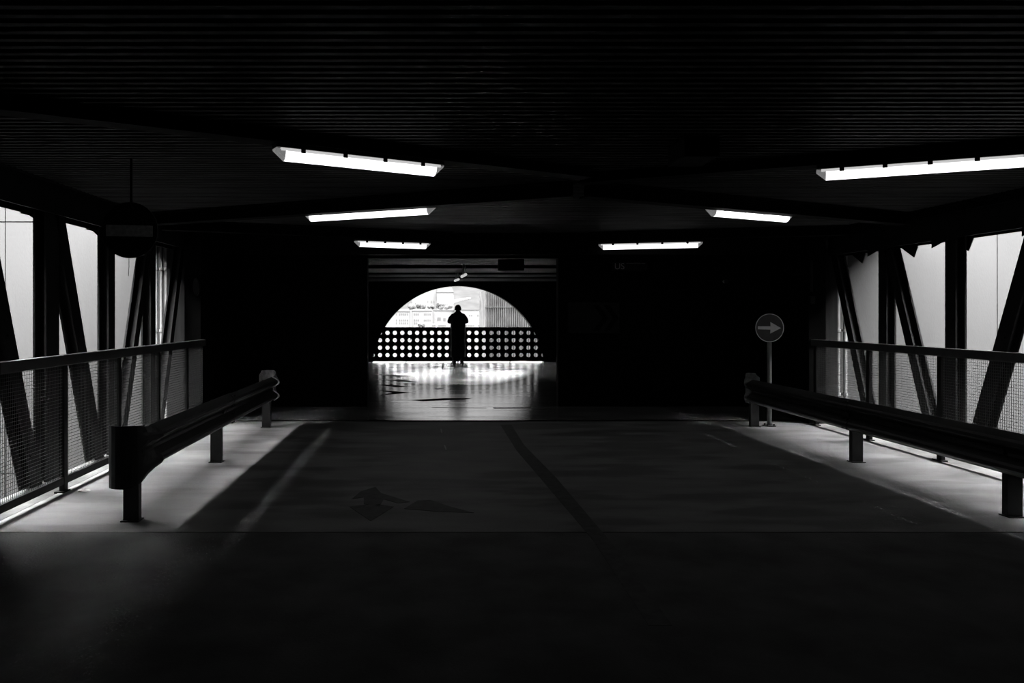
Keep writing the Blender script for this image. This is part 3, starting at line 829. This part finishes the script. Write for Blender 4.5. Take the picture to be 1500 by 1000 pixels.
for sx in (-1, 1):                                         # sleeves
    sk = skin_chain('sleeve', [(sx * 0.15, 0, 1.425), (sx * 0.215, 0.0, 1.36), (sx * 0.272, 0.01, 1.245), (sx * 0.245, 0.10, 1.235), (sx * 0.165, 0.21, 1.27 + (0.03 if sx > 0 else 0))],
                    [(0, 1), (1, 2), (2, 3), (3, 4)], [0.085, 0.078, 0.066, 0.062, 0.05], 'cloth', pe)
    # shoe
    b_ = MB()
    prof = [(-0.10, 0.0), (0.17, 0.0), (0.185, 0.03), (0.13, 0.055), (0.05, 0.085), (-0.02, 0.105), (-0.095, 0.10)]
    vs = []; kx = [(-0.042, 0.9), (-0.03, 1.0), (0.03, 1.0), (0.042, 0.9)]
    b_.add([(sx * 0.105 + sx * 0.25 * max(0, y) + dx * 1.25, y * s_, z * s_) for dx, s_ in kx for y, z in prof],
           [(i * 7 + j, i * 7 + (j + 1) % 7, (i + 1) * 7 + (j + 1) % 7, (i + 1) * 7 + j) for i in range(3) for j in range(7)] + [tuple(range(7))[::-1], tuple(range(21, 28))])
    b_.build('shoe', 'hair', None, smooth=False).parent = pe
    # hand: palm, four fingers, thumb
    hz = 1.32 + (0.03 if sx > 0 else 0)
    hand = skin_chain('hand', [(sx * 0.13, 0.255, hz - 0.025), (sx * 0.085, 0.30, hz), (sx * 0.055, 0.325, hz + 0.01)], [(0, 1), (1, 2)],
                      [0.026, (0.038, 0.020), (0.036, 0.018)], 'skin', pe)
    for k, ln in enumerate((0.070, 0.080, 0.075, 0.060)):
        zz = hz + 0.035 - 0.021 * k
        f = skin_chain('finger', [(sx * 0.07, 0.318, zz), (sx * 0.045, 0.335, zz), (sx * (0.045 - ln * 0.5), 0.335, zz + 0.004), (sx * (0.045 - ln * 0.62), 0.312, zz + 0.004)],
                       [(0, 1), (1, 2), (2, 3)], [0.010, 0.0095, 0.009, 0.0075], 'skin', hand)
    skin_chain('thumb', [(sx * 0.10, 0.285, hz + 0.02), (sx * 0.075, 0.275, hz + 0.05), (sx * 0.05, 0.275, hz + 0.062)], [(0, 1), (1, 2)], [0.012, 0.011, 0.009], 'skin', hand)

# ------------------------------------------------------------------ the town beyond the opening
struct(bx(-900, 900, 31, 1500, -12.4, -12).build('ground', 'ground'), 'street level beyond the garage')
def building(label, x0, x1, ytop, Y, depth, wins, roof=None, zbase=-12, wallm='cityw'):
    a = px(x0, ytop, Y); b = px(x1, ytop, Y)
    r = empty('building', ((a.x + b.x) / 2, Y, zbase), label, 'building')
    bx(a.x, b.x, Y, Y + depth, zbase, a.z).build('wall', wallm, r)
    if roof:
        k = (roof) * Y / F
        MB().add([(a.x - .2, Y - 0.6, a.z), (b.x + .2, Y - 0.6, a.z), (b.x + .2, Y + depth, a.z), (a.x - .2, Y + depth, a.z), (a.x + 1, Y + depth / 2, a.z + k), (b.x - 1, Y + depth / 2, a.z + k)],
                 [(0, 1, 5, 4), (2, 3, 4, 5), (0, 4, 3), (1, 2, 5), (0, 3, 2, 1)]).build('roof', 'roof', r)
    for (wx, wy, ww, wh) in wins:
        c_ = px(wx, wy, Y); hw = ww * Y / F / 2; hh = wh * Y / F / 2
        f = bx(c_.x - hw - 0.06, c_.x + hw + 0.06, Y - 0.10, Y + 0.01, c_.z - hh - 0.06, c_.z + hh + 0.06).build('window', 'roof', r)
        bx(c_.x - hw, c_.x + hw, Y - 0.12, Y - 0.06, c_.z - hh, c_.z + hh).build('pane', 'pane', f)
    return r
w1 = [(x, y, 1.1, 2.6) for y in (460.5, 469, 473.5) for x in (580.5, 585.5, 588.5, 591.5, 594, 597)]
building('long white building with rows of small windows at the far left of the view', 562, 600.5, 456, 400, 14, w1, 4)
w2 = [(x, y, 1.1, 2.6) for y in (460.5, 469) for x in (607.5, 610.5, 613, 621.5, 624, 627, 630)] + [(607.5, 473.5, 1.1, 2.5), (610.5, 473.5, 1.1, 2.5)]
building('white building with paired window groups left of the standing person', 602.5, 633, 455, 402, 14, w2, 3)
building('plain white building with one square grey window beside the person', 635, 665, 454.5, 404, 14, [(643, 467, 5, 4.5), (651, 468, 3, 4)], 1.2)
building('white building with two pairs of windows right of the person', 666, 712.5, 453.5, 400, 14, [(688, 462, 1.0, 2.2), (691, 462, 1.0, 2.2), (700, 462, 1.2, 2.4), (703.5, 462, 1.0, 2.4)], 1.0)
building('low white shed with a strip of dark windows behind the parapet', 631, 712, 474.5, 320, 10, [(x, 476.8, 1.8, 1.3) for x in (634, 637, 643, 646, 649, 652, 683, 686.5, 690, 693.5, 701, 704.5, 708)])
building('tall pale building high up behind the trees', 604, 638.4, 421.5, 514, 16, [(626.8, 442, 0.7, 2.4), (631.6, 442, 0.9, 2.8), (635.5, 442, 0.7, 2.4)], 3)
building('tall pale building with a blank side wall next to the hill', 640, 664.4, 428, 510, 16, [], 8)
# hill
b_s = 0.33; y_h = 560; z_h = px(0, 454, y_h).z
def hz_(x, y): return z_h + (y - y_h) * b_s + 3.0 * noise.noise(Vector((x * 0.02, y * 0.02, 0))) + 1.1 * noise.noise(Vector((x * 0.12, y * 0.12, 3)))
nx, ny = 120, 110
vs = []
for j in range(ny):
    y = y_h - 30 + 5.0 * j + 1.2e-3 * j ** 3
    for i in range(nx):
        u_ = i - 55; x = 20 + 4.0 * u_ + 6e-3 * u_ ** 3
        vs.append((x, y, hz_(x, y)))
o = MB().add(vs, [(j * nx + i, j * nx + i + 1, (j + 1) * nx + i + 1, (j + 1) * nx + i) for j in range(ny - 1) for i in range(nx - 1)]).build('hillside', 'hill', smooth=True)
struct(o, 'hazy scrub covered hillside behind the town')
def hill_hit(x, y):
    kz = (460 - y) / F; kx = (x - 630) / F; Y = y_h
    for _ in range(60):
        Y = 0.5 * Y + 0.5 * ((z_h + 3.0 * noise.noise(Vector((kx * Y * 0.02, Y * 0.02, 0))) + 1.1 * noise.noise(Vector((kx * Y * 0.12, Y * 0.12, 3))) - H - b_s * y_h) / (kz - b_s))
    return Vector((kx * Y, Y, H + kz * Y))
up_ = [(652, 447.0), (660, 442.2), (668, 439.2), (676, 437.6), (684, 436.9), (690, 436.6)]
lo_ = [(652, 449.5), (660, 446.0), (668, 442.4), (676, 439.6), (684, 437.9), (690, 437.0)]
A_ = [hill_hit(*p) + Vector((0, -1.2, 0.5)) for p in up_]; B_ = [hill_hit(*p) + Vector((0, -1.2, 0.5)) for p in lo_]
n = len(A_)
mb = MB().add(A_ + B_ + [p - Vector((0, 0, 2)) for p in A_] + [p - Vector((0, 0, 2)) for p in B_],
    [(i, i + 1, n + i + 1, n + i) for i in range(n - 1)] + [(n + i, n + i + 1, 3 * n + i + 1, 3 * n + i) for i in range(n - 1)] + [(i, i + 1, 2 * n + i + 1, 2 * n + i) for i in range(n - 1)])
tag(mb.build('hill_road', 'road'), 'pale curved road climbing the hillside above the person', 'road')
# trees between the buildings
def tree(label, x, ybase, ytop, Y, wpx, seed):
    rnd = random.Random(seed)
    a = px(x, ybase, Y); t = px(x, ytop, Y); hw = wpx * Y / F / 2; hh = (t.z - a.z)
    r = empty('tree', (a.x, Y, -12), label, 'tree', 'trees beyond the white buildings')
    MB().tube([(a.x, Y, -12), (a.x, Y, a.z + hh * 0.4)], 0.3, 7).build('trunk', 'bark', r)
    bm = bmesh.new()
    for k in range(9):
        m_ = Matrix.Translation((a.x + rnd.uniform(-0.7, 0.7) * hw, Y + rnd.uniform(-0.5, 0.5) * hw, a.z + hh * rnd.uniform(0.25, 0.75))) @ Matrix.Scale(rnd.uniform(0.40, 0.58) * max(hw, hh * 0.6), 4)
        bmesh.ops.create_icosphere(bm, subdivisions=3, radius=1, matrix=m_)
    for v in bm.verts:
        q = v.co; s_ = noise.noise(q * 0.9) * 0.5 + noise.noise(q * 2.3) * 0.25
        v.co = q + Vector((s_, s_ * 0.6, s_ * 0.8))
    me = bpy.data.meshes.new('crown'); bm.to_mesh(me); bm.free(); me.materials.append(M['leaf'])
    c_ = bpy.data.objects.new('crown', me); COL.objects.link(c_); c_.parent = r; c_.location = -Vector(r.location)
tl = [('hazy round tree, leftmost above the white roofs', 602, 453, 446, 13), ('large hazy tree in the middle of the row above the roofs', 617, 454, 443, 16),
      ('small hazy tree between the two largest above the roofs', 631, 452, 446.5, 10), ('large dark hazy tree just left of the person', 645, 453, 442, 13),
      ('hazy tree directly above the left shoulder of the person', 657, 453, 445, 12)]
for i, (lb, x, yb, yt, ww) in enumerate(tl): tree(lb, x, yb, yt, 470 + 18 * (i % 2), ww, i)
tree('low hazy bush in front of the white buildings', 617, 480, 473, 380, 9, 40)
# street lamp
a = px(639, 459, 150)
sl = empty('street_lamp', (a.x, 150, -12), 'tiny double armed street lamp left of the person', 'street lamp')
MB().tube([(a.x, 150, -12), (a.x, 150, a.z)], 0.07, 8).build('pole', 'pole', sl)
MB().tube([(a.x - 0.45, 150, a.z + 0.22), (a.x, 150, a.z), (a.x + 0.45, 150, a.z + 0.18)], 0.05, 6).build('arms', 'clamp', sl)
# slatted building at the right of the opening
YS = 62
a = px(711.5, 500, YS); b = px(800, 424, YS)
sb = empty('slatted_building', ((a.x + b.x) / 2, YS, -12), 'grey building clad in upright slats at the right of the view', 'building')
bx(a.x, b.x, YS + 0.25, YS + 8, -12, b.z).build('wall', 'slat', sb)
bx(a.x - 0.05, b.x, YS - 0.06, YS + 0.2, px(0, 450.3, YS).z, px(0, 449, YS).z).build('band', 'slatback', sb)
k = 0; x = 713.0
while x < 790:
    c_ = px(x, 460, YS); wv = random.uniform(0.028, 0.05)
    me_top = b.z
    bx(c_.x - wv, c_.x + wv, YS, YS + 0.16, -8, me_top - 0.05).build('slat', 'slatback', sb)
    x += 3.15 + random.uniform(-0.25, 0.25)
